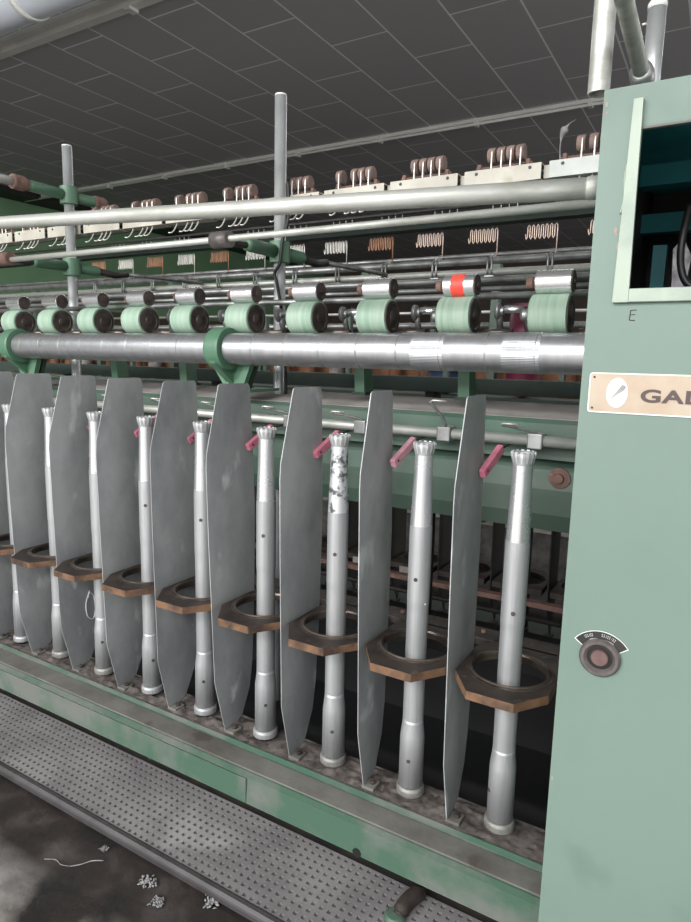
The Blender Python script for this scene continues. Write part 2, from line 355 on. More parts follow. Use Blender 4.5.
# ================================================================ BOBBIN TUBES
def make_tube(neck='alubright', base='pale'):
    t = thing('bobbin_tube', (0, 0, 0), '', 'bobbin tube', 'aluminium bobbin tubes along the deck')
    b = MB(); b.lathe([(.0135, .0015), (.0150, .008), (.0186, .0082)], (0, 0, 0), 'Z', 24); b.build('spindle_foot', 'black' if base == 'dark' else 'collar', t)
    b = MB(); b.lathe([(.0194, .008), (.0212, .0092), (.0215, .012), (.0215, .0175), (.0206, .020), (.0190, .022)], (0, 0, 0), 'Z', 32); b.build('collar', 'collar' if base == 'pale' else 'alu', t)
    b = MB(); b.lathe([(.0186, .0225), (.0184, .098), (.0182, .103), (.0158, .124), (.0156, .130)], (0, 0, 0), 'Z', 32)
    b.lathe([(.0156, .130), (.0157, .30), (.0158, .307), (.0164, .318), (.0164, .418), (.0161, .430)], (0, 0, 0), 'Z', 32, caps=False); b.build('tube_body', 'alu', t)
    b = MB(); b.lathe([(.0161, .430), (.0159, .436), (.0148, .466), (.0135, .498), (.0131, .522), (.0131, .532)], (0, 0, 0), 'Z', 32, caps=False); b.build('polished_neck', neck, t, weld=True)
    # toothed crown
    b = MB(); b.m = 1; b.lathe([(.0128, .531), (.0137, .536), (.0150, .541), (.0158, .5445), (.0158, .5475), (.0140, .549), (.0118, .5475), (.0112, .534)], (0, 0, 0), 'Z', 32, caps=False)
    b.m = 0; n = 13
    for k in range(n):
        a = 2*PI*k/n; c, s_ = math.cos(a), math.sin(a)
        def P(r, w, z): return Vector((r*c-w*s_, r*s_+w*c, z))
        v = [b.bm.verts.new(P(r, w, z)) for (r, z, ww) in ((.0134, .5345, .0006), (.0158, .5430, .0017), (.0164, .5482, .0019), (.0150, .5500, .0018)) for w in (-ww, ww)]
        for i in range(3): b._f((v[2*i], v[2*i+1], v[2*i+3], v[2*i+2]))
        b._f((v[0], v[2], v[4], v[6])); b._f((v[1], v[7], v[5], v[3])); b._f((v[0], v[6], v[7], v[1]))
    b.build('toothed_crown', ['crown', 'alu'], t)
    def screw(z, ang, r, m, rr=.0026):
        s_ = MB(); s_.lathe([(rr, 0), (rr*.9, .0012), (rr*.4, .0014), (rr*.35, .0009), (0, .0009)], (0, 0, 0), 'Z', 14, caps=False)
        o = s_.build('screw', m, t); o.location = (math.cos(ang)*(r-.0002), math.sin(ang)*(r-.0002), z)
        o.rotation_euler = Vector((math.cos(ang), math.sin(ang), 0)).to_track_quat('Z', 'Y').to_euler()
    return t, screw
view = lambda k: math.atan2(-.83, .2196+k*S)     # direction towards the aisle, kept simple: heads face the aisle
proto = {}
for k in range(9):
    neck = 'aluworn' if k == 2 else 'alubright'; base = 'dark' if k in (3, 4, 5, 8) else 'pale'
    t, screw = make_tube(neck, base)
    t.location = (-k*S, 0, 0)
    zz = [.333, .352, .365, .372, .378, .385, .392, .40, .40][k]
    da = [0, -.30, -.25, -.3, -.3, -.3, .1, .5, .5][k]
    if k in (0, 1, 2, 3, 4, 5, 6, 7): screw(zz, view(k)+da, .0163, 'endcap', .0031)
    if k == 1: screw(.315, view(k)+.7, .0158, 'crown', .0018)
    screw([.066, .068, .070, .072, .075, .078, .08, .08, .08][k], view(k)+[-1.1, -.25, -.15, .0, -.2, .1, -.2, .6, .3][k], .0184, 'endcap', .0030)
    where = 'nearest the cabinet' if k == 0 else '%s from the cabinet' % ORD[k]
    extra = ' with scratched dirty neck' if k == 2 else ''
    t['label'] = 'tall aluminium bobbin tube%s, %s' % (extra, where)

# ================================================================ DIVIDER SHEETS
prof = [(-.024, .6185), (-.0285, .6165), (-.031, .608), (-.059, .505), (-.0605, .48), (-.058, .36), (-.050, .105), (-.046, .088), (-.026, .004), (.000, .003), (.020, .012), (.042, .058), (.050, .108), (.057, .225), (.061, .40), (.056, .52), (.0505, .612), (.046, .618)]
for k in range(9):
    t = thing('divider_plate', (-(k+.5)*S, 0, 0), 'tall grey sheet metal divider standing %s' % (
        'nearest the cabinet, left of the first tube' if k == 0 else '%s from the cabinet' % ORD[k]), 'divider', 'sheet metal dividers between the tubes')
    th = .0007
    b = MB(); b.prism(prof, -th, th, 'X')
    bmesh.ops.bevel(b.bm, geom=[e for e in b.bm.edges if abs(e.verts[0].co.x-e.verts[1].co.x) < 1e-6], offset=.0002, segments=1, affect='EDGES')
    o = b.build('sheet', 'galv', t)
    o.rotation_euler = (0, math.radians([-.1, -.45, .25, -.65, .7, .5, .8, .4, .4][k]), math.radians([1, 4, 0, -1, -1, 0, 0, 0, 0][k]))
    MB().box(-.001, .020, -.0275, -.004, .0015, .0065, .0008).build('foot_tab', 'dustgrey', t)
    MB().lathe([(.0045, 0), (.0045, .003), (.003, .004), (0, .004)], (.012, -.014, .0065), 'Z', 8).build('foot_bolt', 'endcap', t)
# ================================================================ RING HOLDERS
RZ = .2455
hw = .0665
outer = [(-.031, -.086), (.031, -.086), (.063, -.040), (.064, .05), (.045, .084), (-.045, .084), (-.064, .05), (-.063, -.040)]
def annulus(b, poly, cx, cy, r, z0, z1, n=48):
    """plate with a round hole"""
    def ray(a):
        d = Vector((math.cos(a), math.sin(a))); best = None
        for i in range(len(poly)):
            p, q = Vector(poly[i]), Vector(poly[(i+1) % len(poly)]); e = q-p; o = Vector((cx, cy))
            den = d.x*e.y-d.y*e.x
            if abs(den) < 1e-9: continue
            t_ = ((p.x-o.x)*e.y-(p.y-o.y)*e.x)/den; u_ = ((p.x-o.x)*d.y-(p.y-o.y)*d.x)/den
            if t_ > 0 and -1e-6 <= u_ <= 1+1e-6 and (best is None or t_ < best): best = t_
        return o+d*best
    ang = sorted({round(2*PI*k/n, 6) for k in range(n)} | {round(math.atan2(p[1]-cy, p[0]-cx) % (2*PI), 6) for p in poly})
    T, B_, t2, b2 = [], [], [], []
    for a in ang:
        P = ray(a); q = (cx+r*math.cos(a), cy+r*math.sin(a))
        T.append(b.bm.verts.new((P.x, P.y, z1))); B_.append(b.bm.verts.new((P.x, P.y, z0))); t2.append(b.bm.verts.new((*q, z1))); b2.append(b.bm.verts.new((*q, z0)))
    n_ = len(ang)
    for i in range(n_):
        j = (i+1) % n_
        b.m = 0; b._f((T[i], T[j], t2[j], t2[i])); b._f((B_[j], B_[i], b2[i], b2[j])); b._f((t2[i], t2[j], b2[j], b2[i]))
        b.m = 1; b._f((T[j], T[i], B_[i], B_[j]))
rp = thing('ring_holder', (0, 0, RZ), '', 'ring holder', 'bronze ring holders around the tubes')
b = MB(); annulus(b, outer, 0, .001, .0555, -.012, 0); b.build('holder_plate', ['ringtop', 'ringside'], rp)
b = MB(); b.lathe([(.0555, -.010), (.0520, -.010), (.0505, -.004), (.0497, .000), (.0510, .0025), (.0530, .0025), (.0545, .0008), (.0590, .0006), (.0590, 0), (.0555, -.001)], (0, .001, 0), 'Z', 56, caps=False); b.build('spinning_ring', 'ringsteel', rp)
for k in range(9):
    lab = 'bronze edged octagonal ring holder around the %s' % ('tube nearest the cabinet' if k == 0 else ORD[k]+' tube from the cabinet')
    if k == 0: rp['label'] = lab
    else: dup(rp, (-k*S, 0, RZ), lab)
rr = thing('ring_rail', (0, .1, RZ), 'greasy dark ring rail running behind the tubes', 'rail')
MB().box(XL, XR-.005, -.0215, .02, -.012, 0, .001).build('rail_bar', 'ringtop', rr)
for k in range(12): MB().lathe([(.004, 0), (.004, .004), (0, .005)], (-k*S+.07, 0, 0), 'Z', 8).build('rail_bolt', 'rust', rr)

# ================================================================ BEAMS BEHIND THE TUBES
bt = thing('upper_beam', (0, 0, 0), 'green beam with dusty flat top behind the tube crowns', 'beam')
MB().prism([(.150, .574), (.157, .580), (.270, .595), (.270, .520), (.150, .520)], XL, XR, 'X').build('beam_body', 'green', bt)
MB().prism([(.158, .5803), (.158, .5812), (.269, .5970), (.269, .5950)], XL, XR, 'X').build('top_dust', 'litdust', bt)
bt2 = thing('lower_beam', (0, 0, 0), 'wide rounded green beam below the silver pipe behind the tubes', 'beam')
MB().prism([(.185, .516), (.175, .50), (.170, .47), (.172, .43), (.185, .402), (.23, .400), (.23, .516)], XL, XR, 'X').build('beam_body', 'green', bt2)
for x in (.012, -.83): MB().lathe([(.016, 0), (.016, -.003), (.008, -.0045), (.007, -.010), (0, -.011)], (x, .171, .49), 'Y', 24).build('round_boss', 'rust', bt2)
lp = thing('guide_bar', (0, .12, .5505), 'silver round bar with clamps in front of the green beam', 'bar')
MB().tube([(XL, 0, 0), (XR, 0, 0)], .0082, 16).build('bar', 'pipe', lp)
for x in (-.52, -1.3, 0.06): MB().box(x-.008, x+.008, -.006, .031, -.006, .006).build('stand_off', 'green', lp)
yg = thing('yarn_guide', (0, 0, 0), '', 'yarn guide', 'yarn guide clamps on the silver bar')
MB().box(-.011, .011, .106, .134, .539, .562, .002).build('clamp_block', 'steel', yg)
MB().tube(smooth_path([(.0, .118, .562), (-.004, .112, .576), (-.012, .104, .588), (-.02, .098, .600)]), .0022, 8).build('arm', 'steel', yg)
MB().tube(smooth_path([(-.02, .098, .600), (-.012, .090, .603), (.0, .094, .603), (.004, .104, .602), (-.010, .108, .601)]), .0014, 8).build('pigtail', 'wire', yg)
yg2 = thing('yarn_guide', (0, 0, 0), '', 'yarn guide', 'yarn guide clamps on the silver bar')
MB().box(-.011, .011, .106, .134, .539, .562, .002).build('clamp_block', 'steel', yg2)
MB().tube(smooth_path([(.0, .118, .562), (-.012, .110, .566), (-.03, .100, .570), (-.046, .092, .573)]), .0020, 8).build('arm', 'steel', yg2)
MB().tube(smooth_path([(-.046, .092, .573), (-.040, .084, .576), (-.028, .084, .576), (-.022, .092, .575), (-.034, .096, .574)]), .0014, 8).build('pigtail', 'wire', yg2)
for k in range(9):
    lab = 'steel clamp with %s on the silver bar, %s from the cabinet' % ('raised wire arm' if k == 1 else 'low wire loop', ORD[k])
    src = yg if k == 1 else yg2
    if k == 0: yg2['label'] = lab; yg2.location = (-.014, 0, 0)
    elif k == 1: yg['label'] = lab; yg.location = (-.156, 0, 0)
    else: dup(src, (-.014-k*.1465+(.0 if k < 5 else .01), 0, 0), lab)
# pink levers
for k in range(7):
    t = thing('brake_lever', (-k*S-.064, .03, .508), 'small %s plastic lever beside the crown of the %s' % ('pale pink' if k == 2 else 'pink', 'tube nearest the cabinet' if k == 0 else ORD[k]+' tube from the cabinet'), 'lever', 'pink levers beside the tube crowns')
    b = MB(); b.box(-.0045, .0045, 0, .068, -.0065, .0065, .0012); b.m = 1; b.lathe([(.002, -.0048), (.002, .0048)], (0, .010, 0), 'X', 10)
    o = b.build('lever_bar', ['pinkpale' if k in (1,) else 'pink', 'dark'], t); o.rotation_euler = (math.radians(27), 0, math.radians([-6, -6, -6, -6, -5, -2, 0][k]))
    MB().tube([(.006, .060, .030), (.010, .118, .036)], .002, 8).build('pivot_rod', 'dark', t)
# white string loop caught on a divider
tag(MB().tube(smooth_path([(0, .018, .165), (-.0, .008, .14), (0, .010, .112), (0, .024, .100), (0, .030, .12), (0, .027, .15), (0, .018, .160), (0, .014, .150)]), .0011, 6).build('yarn_loop', 'white', None, (-.9035, 0, 0)), 'thin loop of white yarn hanging against a sheet divider at the left', 'yarn')

# ================================================================ DRAFTING ROLLERS
ZS, YS, RS = .677, .085, .0283
t = thing('bottom_roller', (0, YS, ZS), 'long polished steel bottom roller running the length of the machine', 'roller')
for seg, (xa, xb) in enumerate(((-.585+.018, .065), (-1.215+.018, -.585-.018), (XL, -1.215-.018))):
    b = MB(); b.lathe([(RS-.004, xa-.001), (RS, xa+.002), (RS, xb-.002), (RS-.004, xb)], (0, 0, 0), 'X', 40)
    o = b.build('roller_section', 'rollerA', t)
    x = xb-.005
    n_ = 0
    while x > xa+.02:
        g = MB(); g.lathe([(RS+.0001, x-.0012), (RS+.0004, x-.0006), (RS+.0004, x+.0006), (RS+.0001, x+.0012)], (0, 0, 0), 'X', 40, caps=False); g.build('joint_band', 'steel', o)
        x -= .07
# fluted bands near the right end: fine grooves as geometry
for xc in (-.03, -.17):
    n_ = 144
    MB().prism([((RS+(.0004 if k % 2 else .0001))*math.cos(2*PI*k/n_), (RS+(.0004 if k % 2 else .0001))*math.sin(2*PI*k/n_)) for k in range(n_)], xc-.026, xc+.026, 'X').build('fluting', 'rollerA', t)
MB().tube([(XL, 0, 0), (XR, 0, 0)], .02, 24).build('roller_shaft', 'steel', t)
for i, x in enumerate((-.585, -1.215)):
    t = thing('roller_bracket', (x, 0, 0), 'green cast bracket cradling the long roller, %s' % ('the one nearer the cabinet' if i == 0 else 'at the left edge of the picture'), 'bracket', 'green roller brackets')
    b = MB()
    pts = [(YS+.038*math.cos(a), ZS+.038*math.sin(a)) for a in [math.radians(d) for d in range(-10, 211, 10)]]
    pts = [(YS+.030, .640), ] + pts + [(YS-.030, .650), (.125, .597), (.175, .597)]
    b.prism(pts, -.007, .007, 'X'); b.build('web', 'bracket', t)
    b = MB(); b.lathe([(.0285, -.0165), (.0375, -.0165), (.039, -.012), (.039, .012), (.0375, .0165), (.0285, .0165)], (0, YS, ZS), 'X', 32, caps=True); b.build('bearing_housing', 'bracket', t)
    MB().prism([(.012, .647), (.05, .647), (.03, .600), (.018, .600)], .118, .126, 'Y').build('side_web', 'greendark', t)
    b = MB(); b.prism([(-.045, .652), (-.030, .652), (.012, .597), (-.005, .597)], .100, .112, 'Y'); b.prism([(.052, .652), (.037, .652), (.012, .597), (.028, .597)], .100, .112, 'Y'); b.prism([(-.03, .648), (.04, .648), (.02, .6), (.0, .6)], .104, .108, 'Y'); b.build('vee_leg', 'bracket', t)
    MB().box(-.03, .05, .10, .19, .5985, .604).build('foot', 'bracket', t)
for i, x in enumerate((-.36, -.80, -1.02, -.16)):
    t = thing('slanted_stay', (x, 0, 0), 'green slanted stay rising behind the long roller, %s from the cabinet' % ORD[(1, 2, 3, 0)[i]], 'stay', 'green stays behind the long roller')
    MB().prism([(.20, .5985), (.235, .5985), (.215, .70), (.19, .70)], -.010, .010, 'X').build('stay_bar', 'bracket', t)
    MB().box(-.014, .014, .195, .238, .5985, .604).build('stay_foot', 'greendark', t)

# green covered rollers and the steel ones on top
def cot_roller():
    t = thing('green_roller', (0, 0, 0), '', 'roller', 'green covered rollers')
    b = MB(); b.lathe([(.0265, -.0540), (.0288, -.0520), (.0288, -.0010), (.0270, 0)], (0, 0, 0), 'X', 40); b.build('rubber_cover', 'cot', t)
    b = MB(); b.lathe([(.0255, 0), (.0255, .0012), (.0205, .0015), (.0190, .0002), (.0100, .0004), (.0090, .002), (.0045, .003), (0, .003)], (0, 0, 0), 'X', 32, caps=False); b.build('end_face', 'endcap', t)
    b = MB(); b.lathe([(.007, -.070), (.009, -.066), (.009, -.054)], (0, 0, 0), 'X', 16); b.build('arbor', 'steel', t)
    return t
def top_roller():
    t = thing('steel_top_roller', (0, 0, 0), '', 'roller', 'small steel rollers on top')
    b = MB(); b.lathe([(.0150, -.0505), (.0168, -.0495), (.0168, -.001), (.0158, 0)], (0, 0, 0), 'X', 36); b.build('roller_sleeve', 'chrome', t)
    b = MB(); b.lathe([(.0150, 0), (.0150, .001), (.0110, .0008), (.0100, -.0005+.001), (.004, .001), (.004, .003), (0, .003)], (0, 0, 0), 'X', 28, caps=False); b.build('end_face', 'endcap', t)
    b = MB(); b.lathe([(.004, -.066), (.0085, -.064), (.0085, -.056), (.0050, -.054), (.005, -.050)], (0, 0, 0), 'X', 14); b.build('arbor', 'rust', t)
    return t
cr = cot_roller(); tp = top_roller()
YG, ZG, ZT = .125, .7325, .7775
def swing_arm():
    t = thing('pressure_arm', (0, 0, 0), '', 'pressure arm', 'pressure arms beside the rollers')
    b = MB(); b.lathe([(.0125, 0), (.0125, .005), (.009, .007), (.0065, .008), (.0065, .012), (0, .012)], (.020, .165, .742), 'X', 22); b.build('disc', 'steel', t)
    MB().tube([(.032, .165, .744), (.062, .170, .744)], [.0065, .0055], 14).build('spring_barrel', 'chrome', t)
    MB().tube(smooth_path([(.030, .178, .750), (.052, .186, .744), (.062, .190, .722), (.066, .190, .708)]), .0050, 10).build('lever', 'dark', t)
    MB().tube([(.024, .165, .742), (.024, .178, .712)], .005, 10).build('pillar', 'steel', t)
    MB().tube([(.006, .130, .708), (.058, .130, .708)], .0050, 12).build('scraper_rod', 'ringsteel', t)
    return t
sa = swing_arm()
for k in range(10):
    who = ('nearest the cabinet' if k == 0 else '%s from the cabinet' % ORD[k])
    l1 = 'green rubber covered roller on the long steel roller, ' + who
    l2 = 'small steel roller resting on a green roller, ' + who
    l3 = 'small steel pressure arm with disc beside the green roller, ' + who
    if k == 0: cr.location = (.0195, YG, ZG); cr['label'] = l1; tp.location = (.0205, YG, ZT); tp['label'] = l2; sa.location = (.0195, 0, 0); sa['label'] = l3
    else:
        dup(cr, (.0195-k*S, YG, ZG), l1); o = dup(tp, (.0205-k*S, YG, ZT), l2); dup(sa, (.0195-k*S, 0, 0), l3)
        if k == 1:
            o['label'] = 'small steel roller wrapped with a red tape band'
            MB().lathe([(.0168, -.037), (.0171, -.0368), (.0171, -.0165), (.0168, -.0163)], (0, 0, 0), 'X', 36, caps=False).build('red_tape_band', 'red', o)
# rods behind the rollers
def rod(name, y, z, r, m, label, x0=-2.6, x1=XR, cat='rod'):
    return tag(MB().tube([(x0, y, z), (x1, y, z)], r, 14).build(name, m), label, cat)
rod('saddle_rod', .195, .768, .0055, 'steel', 'thin steel rod right behind the small top rollers', XL)
rod('saddle_rod', .215, .7035, .007, 'steel', 'steel rod carrying the pressure arms behind the green rollers', XL)
rod('rear_rod', .34, .812, .0058, 'steel', 'steel rod seen just above the small top rollers')
rod('rear_rod', .34, .796, .0045, 'steel', 'thin steel rod lowest of the pair above the top rollers')
rod('guide_rail', .70, .902, .0085, 'steel', 'thick dull steel rail under the wavy wire guides')
rod('guide_rail', .70, .875, .0090, 'pipe', 'thick pale steel rail second below the wavy wire guides')
rod('guide_rail', .74, .922, .0050, 'steel', 'thin steel rail directly under the wavy wires')
rod('guide_rail', .66, .842, .0070, 'dark', 'dark rail below the two thick rails at the back')

# ================================================================ POLES, ARMS, PIPES
def pole(x, zt, label):
    t = thing('upright_pole', (x, .232, 0), label, 'pole')
    MB().tube([(0, 0, FZ), (0, 0, zt)], .0116, 20).build('pole', 'pole', t)
    MB().lathe([(.0116, zt), (.011, zt+.003), (0, zt+.004)], (0, 0, 0), 'Z', 20).build('pole_cap', 'trunk', t)
    return t
PX = [-.567, -1.203]
p1 = pole(PX[0], 1.155, 'tall thin galvanised pole rising behind the rollers at centre left')
p2 = pole(PX[1], 1.152, 'tall thin galvanised pole rising near the left edge')
def arm(x, z, label, lo=True):
    t = thing('cross_arm', (x, .232, z), label, 'arm')
    MB().lathe([(.0130, -.020), (.0205, -.020), (.0205, .020), (.0130, .020)], (0, 0, 0), 'Z', 24).build('pole_clamp', 'bracket', t)
    MB().lathe([(.0105, -.105), (.0125, -.10), (.0125, -.022)], (0, 0, 0), 'Y', 20).build('arm_tube', 'bracket', t)
    MB().lathe([(.0125, .018), (.0125, .075), (.0105, .078)], (0, 0, 0), 'Y', 20).build('arm_tube', 'bracket', t)
    if lo:
        MB().tube(smooth_path([(0, -.104, -.002), (0, -.125, -.004), (.0, -.150, -.001), (.0, -.165, .0)]), .0062, 12).build('front_rod', 'dark', t)
        b = MB(); b.lathe([(.0142, -.022), (.0142, .016)], (0, -.167, -.003), 'X', 20); b.build('pipe_clamp', 'button' if x > -1 else 'rust', t)
        MB().tube([(0, .078, 0), (0, .13, -.004), (0, .17, .003)], .0085, 12).build('rear_socket', 'dark', t)
        MB().tube([(0, .17, .003), (0, .36, .010), (0, .46, .012)], .0055, 12).build('rear_rod', 'steel', t)
    else:
        MB().tube([(0, -.104, 0), (0, -.35, .0)], .0098, 16).build('front_pipe', 'pipe', t)
        for y in (-.128, .088):
            b = MB(); b.lathe([(.0155, -.018), (.0165, -.014), (.0165, .010), (.0130, .018)], (0, y, 0), 'Y', 20); b.build('rusty_coupling', 'rust', t)
    return t
arm(PX[0], .868, 'green cross arm clamped to the pole at centre left')
arm(PX[1], .872, 'green cross arm clamped low on the left pole')
arm(PX[1], 1.040, 'green cross arm with rusty couplings high on the left pole', False)
tag(MB().tube([(-1.75, .065, .866), (XR, .065, .866)], .0058, 16).build('thin_pipe', 'pipe'), 'thin grey pipe held by the cross arms, below the thick pipe', 'pipe')
t = thing('thick_pipe', (0, -.125, 0), 'thick pale galvanised pipe running in front of the whole machine', 'pipe')
MB().tube([(-1.75, 0, .928), (-.97, 0, .890), (-.35, 0, .859), (.083, 0, .8375)], .0106, 24).build('pipe_run', 'pipe', t)
MB().lathe([(.0106, .0785), (.0114, .080), (.0114, XR+.004)], (0, 0, .8375), 'X', 24).build('end_collar', 'pipe', t)
# cable on the pole
tag(MB().tube(smooth_path([(-.545, .228, 1.0), (-.540, .222, .93), (-.548, .214, .885), (-.552, .212, .845), (-.566, .214, .825), (-.560, .216, .80), (-.549, .222, .72), (-.547, .228, .6), (-.549, .234, .45)]), .0032, 8).build('black_cable', 'black'), 'black cable running down the pole at centre left', 'cable')

# ================================================================ CREEL: channels, reels, wires
rb = rod('creel_beam', .292, .965, .011, 'green', 'green bar behind the row of cream channels', -2.0)
tag(MB().box(-2.2, XR, .40, .43, .925, .942).build('creel_beam', 'greendark'), 'dark green beam below the row of cream channels', 'beam')
tag(MB().tube([(-2.4, .63, 1.014), (XR, .63, 1.014)], .004, 8).build('far_hook_rod', 'dark'), 'thin dark rod above the far wire hooks', 'rod')
def reel():
    t = thing('guide_reel', (0, 0, 0), '', 'reel', 'brown reels above the channels')
    MB().lathe([(.0085, -.0070), (.0120, -.0062), (.0125, -.004), (.0125, .004), (.0120, .0062), (.0085, .0070)], (0, .272, 1.004), 'X', 24).build('reel_body', 'reel', t)
    MB().tube(smooth_path([(.0035, .257, 1.008), (.0035, .256, .985), (.0035, .257, .955), (.0025, .252, .942), (.001, .246, .9335), (-.002, .242, .9305), (-.006, .240, .931)], 5), .0014, 8).build('wire_hook', 'wire', t)
    MB().tube([(0, .272, .976), (0, .272, .999)], .003, 8).build('stem', 'dark', t)
    return t
rl = reel(); first = True
for k in range(-1, 12):
    xr = -.0685-k*S; xl = xr-.1275
    n = k+1
    who = 'touching the cabinet' if n == 0 else '%s from the cabinet' % ORD[n]
    t = thing('creel_channel', (xr, .25, .9655), '%s sheet channel box above the thick pipe, %s' % ('pale grey' if n == 0 else 'cream painted', who), 'channel', 'cream channels along the creel')
    x1 = 0 if k >= 0 else .0
    b = MB(); L_ = .1275
    b.box(-L_, 0, -.001, .001, -.0125, .0125); b.box(-L_, 0, .001, .030, .0105, .0125); b.box(-L_, 0, .001, .030, -.0125, -.0105); 
    b.build('channel_box', 'greybox' if n == 0 else 'cream', t)
    for xo in (-.018, -.107):
        MB().lathe([(.0028, -.0014), (.0028, -.0009)], (xo, 0, .0065), 'Y', 12).build('bolt_hole', 'black', t)
    MB().box(.0015, .0095, .010, .03, -.010, .010).build('channel_link', 'cream', t)
    offs = [-.088, -.0715, -.056, -.040] if k in (0, 1) else [-.104, -.0715, -.056, -.040]
    if k == -1: offs = [-.085, -.066, -.05, -.035]
    for i, xo in enumerate(offs):
        lab = 'brown wire-hook reel, %s of four on the channel %s' % (['leftmost', 'second', 'third', 'rightmost'][i], who)
        dz = 0
        if first: rl.location = (xr+xo, 0, 0); rl['label'] = lab; first = False
        else: dup(rl, (xr+xo, 0, 0), lab)
    rr_ = MB(); rr_.tube([(-.115, .02, .020), (-.02, .02, .020)], .0022, 8); rr_.box(-.112, -.106, .016, .024, .012, .026); rr_.box(-.03, -.024, .016, .024, .012, .026); rr_.build('reel_spindle', 'rust', t)
# tuft of lint sticking up by the cabinet
tag(MB().tube(smooth_path([(-.043, .262, .980), (-.044, .26, 1.0), (-.041, .258, 1.018), (-.032, .256, 1.030), (-.022, .256, 1.036)]), [.001]*9+[.0015, .0025, .0035, .0045, .0055, .0065, .006, .003, .0015, .0008, .0006, .0005, .0004, .0003, .0002, .0001, .0001][:16], 8).build('lint_wisp', 'fluff'), 'grey wisp of lint standing on the channel next to the cabinet', 'lint')
# far side hooks and wavy guides
hk = MB(); hk.tube(smooth_path([(0, .63, 1.014), (0, .632, 1.000), (.002, .634, .988), (.003, .628, .979), (.001, .618, .976), (-.003, .612, .981)], 5), .0013, 6)
hk = tag(hk.build('wire_hook', 'steel'), '', 'hook', 'far wire hooks')
first = True
for k in range(-1, 10):
    for i in range(4):
        x = -.272-k*S+.0185*i
        lab = 'small far-side wire hook, %s of four in the %s group from the cabinet' % (['leftmost', 'second', 'third', 'rightmost'][i], ORD[k+1])
        if first: o = hk; first = False
        else: o = hk.copy(); COL.objects.link(o)
        o.location = (x, 0, 0); o['label'] = lab
def wavy(m):
    t = thing('wavy_wire_guide', (0, 0, 0), '', 'wire guide', 'wavy wire guides at the far side')
    pts = []; n = 7; w_ = .0103
    for i in range(n):
        x = -.0035-w_*i
        za, zb = (.962, .982)
        if i == 0: pts += [(-.0, .73, .968), (-.0003, .73, .978), (-.003, .73, .9815), (-.0060, .73, .978)]
        else: pts += [(x+.0025, .73, za+.016), (x, .73, zb-.0005), (x-.0025, .73, zb-.004)]
        pts += [(x-.0026, .73, za-.008), (x-.0051, .73, za-.0128), (x-.0077, .73, za-.008)]
    pts = pts[:-1]+[(pts[-1][0], .73, .962)]
    MB().tube([(0, .73, .900)]+pts, .0014, 6).build('wavy_wire', m, t)
    b = MB()
    for dx in (-.006, .004): b.tube([(dx, .722, .918), (dx, .685, .905), (dx, .684, .878), (dx, .689, .866)], .0022, 6)
    b.box(-.012, .010, .684, .690, .860, .866)
    b.build('hanger_clip', 'steel', t); return t
wv = {m: None for m in ('wirepink', 'wirecu', 'wire')}
pat = ['wirepink', 'wirepink', 'wirepink', 'wirepink', 'wirecu', 'wire', 'wire', 'wire', 'wirecu', 'wire', 'wirecu', 'wire', 'wirecu', 'wire']
nm = {'wirepink': 'pale pinkish', 'wirecu': 'copper coloured', 'wire': 'bright'}
for k in range(-1, 12):
    m = pat[k+1]; lab = '%s wavy wire guide on the far rails, %s from the cabinet' % (nm[m], ORD[k+1])
    loc = (-.150-k*S, 0, 0)
    if wv[m] is None: wv[m] = wavy(m); wv[m].location = loc; wv[m]['label'] = lab
    else: dup(wv[m], loc, lab)

# ================================================================ END CABINET
YC = -.15; XC = .0925; ZC = .918
cb = thing('end_cabinet', (XC, YC, 0), 'large pale green sheet metal end cabinet at the right', 'cabinet')
b = MB()
# front skin with rectangular opening, as four slabs of one sheet (local coords)
ox0, ox1, oz0, oz1 = .036, .60, .735, .878
def slab(x0, x1, z0, z1): b.box(x0, x1, 0, .003, z0, z1)
slab(0, ox0, FZ+.01, ZC); slab(ox0, .9, FZ+.01, oz0); slab(ox0, .9, oz1, ZC); slab(ox1, .9, oz0, oz1)
b.build('front_panel', 'cab', cb)
MB().box(0, .003, .0032, 1.1, FZ+.01, ZC).build('side_panel', 'cab', cb)
MB().box(.897, .9, .0032, 1.1, FZ+.01, ZC).build('side_panel', 'cab', cb)
MB().box(.0032, .8968, .0032, 1.1, ZC-.003, ZC).build('top_panel', 'cab', cb)
MB().box(.0032, .8968, 1.097, 1.1, FZ+.01, ZC-.0032).build('back_panel', 'teal', cb)
b = MB(); b.prism([(.0275, oz1+.026), (.0355, oz1+.026), (.0375, oz0+.0), (.0375, oz0-.0125), (.0235, oz0-.0125)], -.006, .0, 'Y')
b.box(.03751, ox1+.01, -.006, 0, oz0-.0125, oz0, .0008)
b.build('opening_frame', 'frame_lt', cb)
b = MB(); b.box(.0365, .60, -.0025, 0, oz1, oz1+.0018); b.build('opening_trim', 'dustgrey', cb)
# bead of weld beside the frame
MB().tube(smooth_path([(.0285, -.001, .86), (.0265, -.001, .85), (.0245, -.001, .838), (.0255, -.001, .82), (.0235, -.001, .805)]), [.0006, .001, .0014, .0012, .0016, .0012, .001, .0016, .0018, .0012]+[.001]*15, 8).build('weld_bead', 'frame_lt', cb)
# paint chips
b = MB()
for (x, z, r) in ((.0030, .905, .0022), (.0035, .897, .0014), (.0205, .79, .0026), (.024, .776, .003), (.0026, .208, .002), (.0215, .786, .0018)):
    q = []; 
    for j in range(9): q.append((x+r*random.uniform(.6, 1.1)*math.cos(2*PI*j/9)*.7, z+r*random.uniform(.6, 1.1)*math.sin(2*PI*j/9)*1.4))
    b.prism(q, -.0004, 0, 'Y')
G['chip'] = mat('primer_chip', (158, 138, 128), (148, 128, 118), 200, .7)
b.build('primer_chip', 'chip', cb)
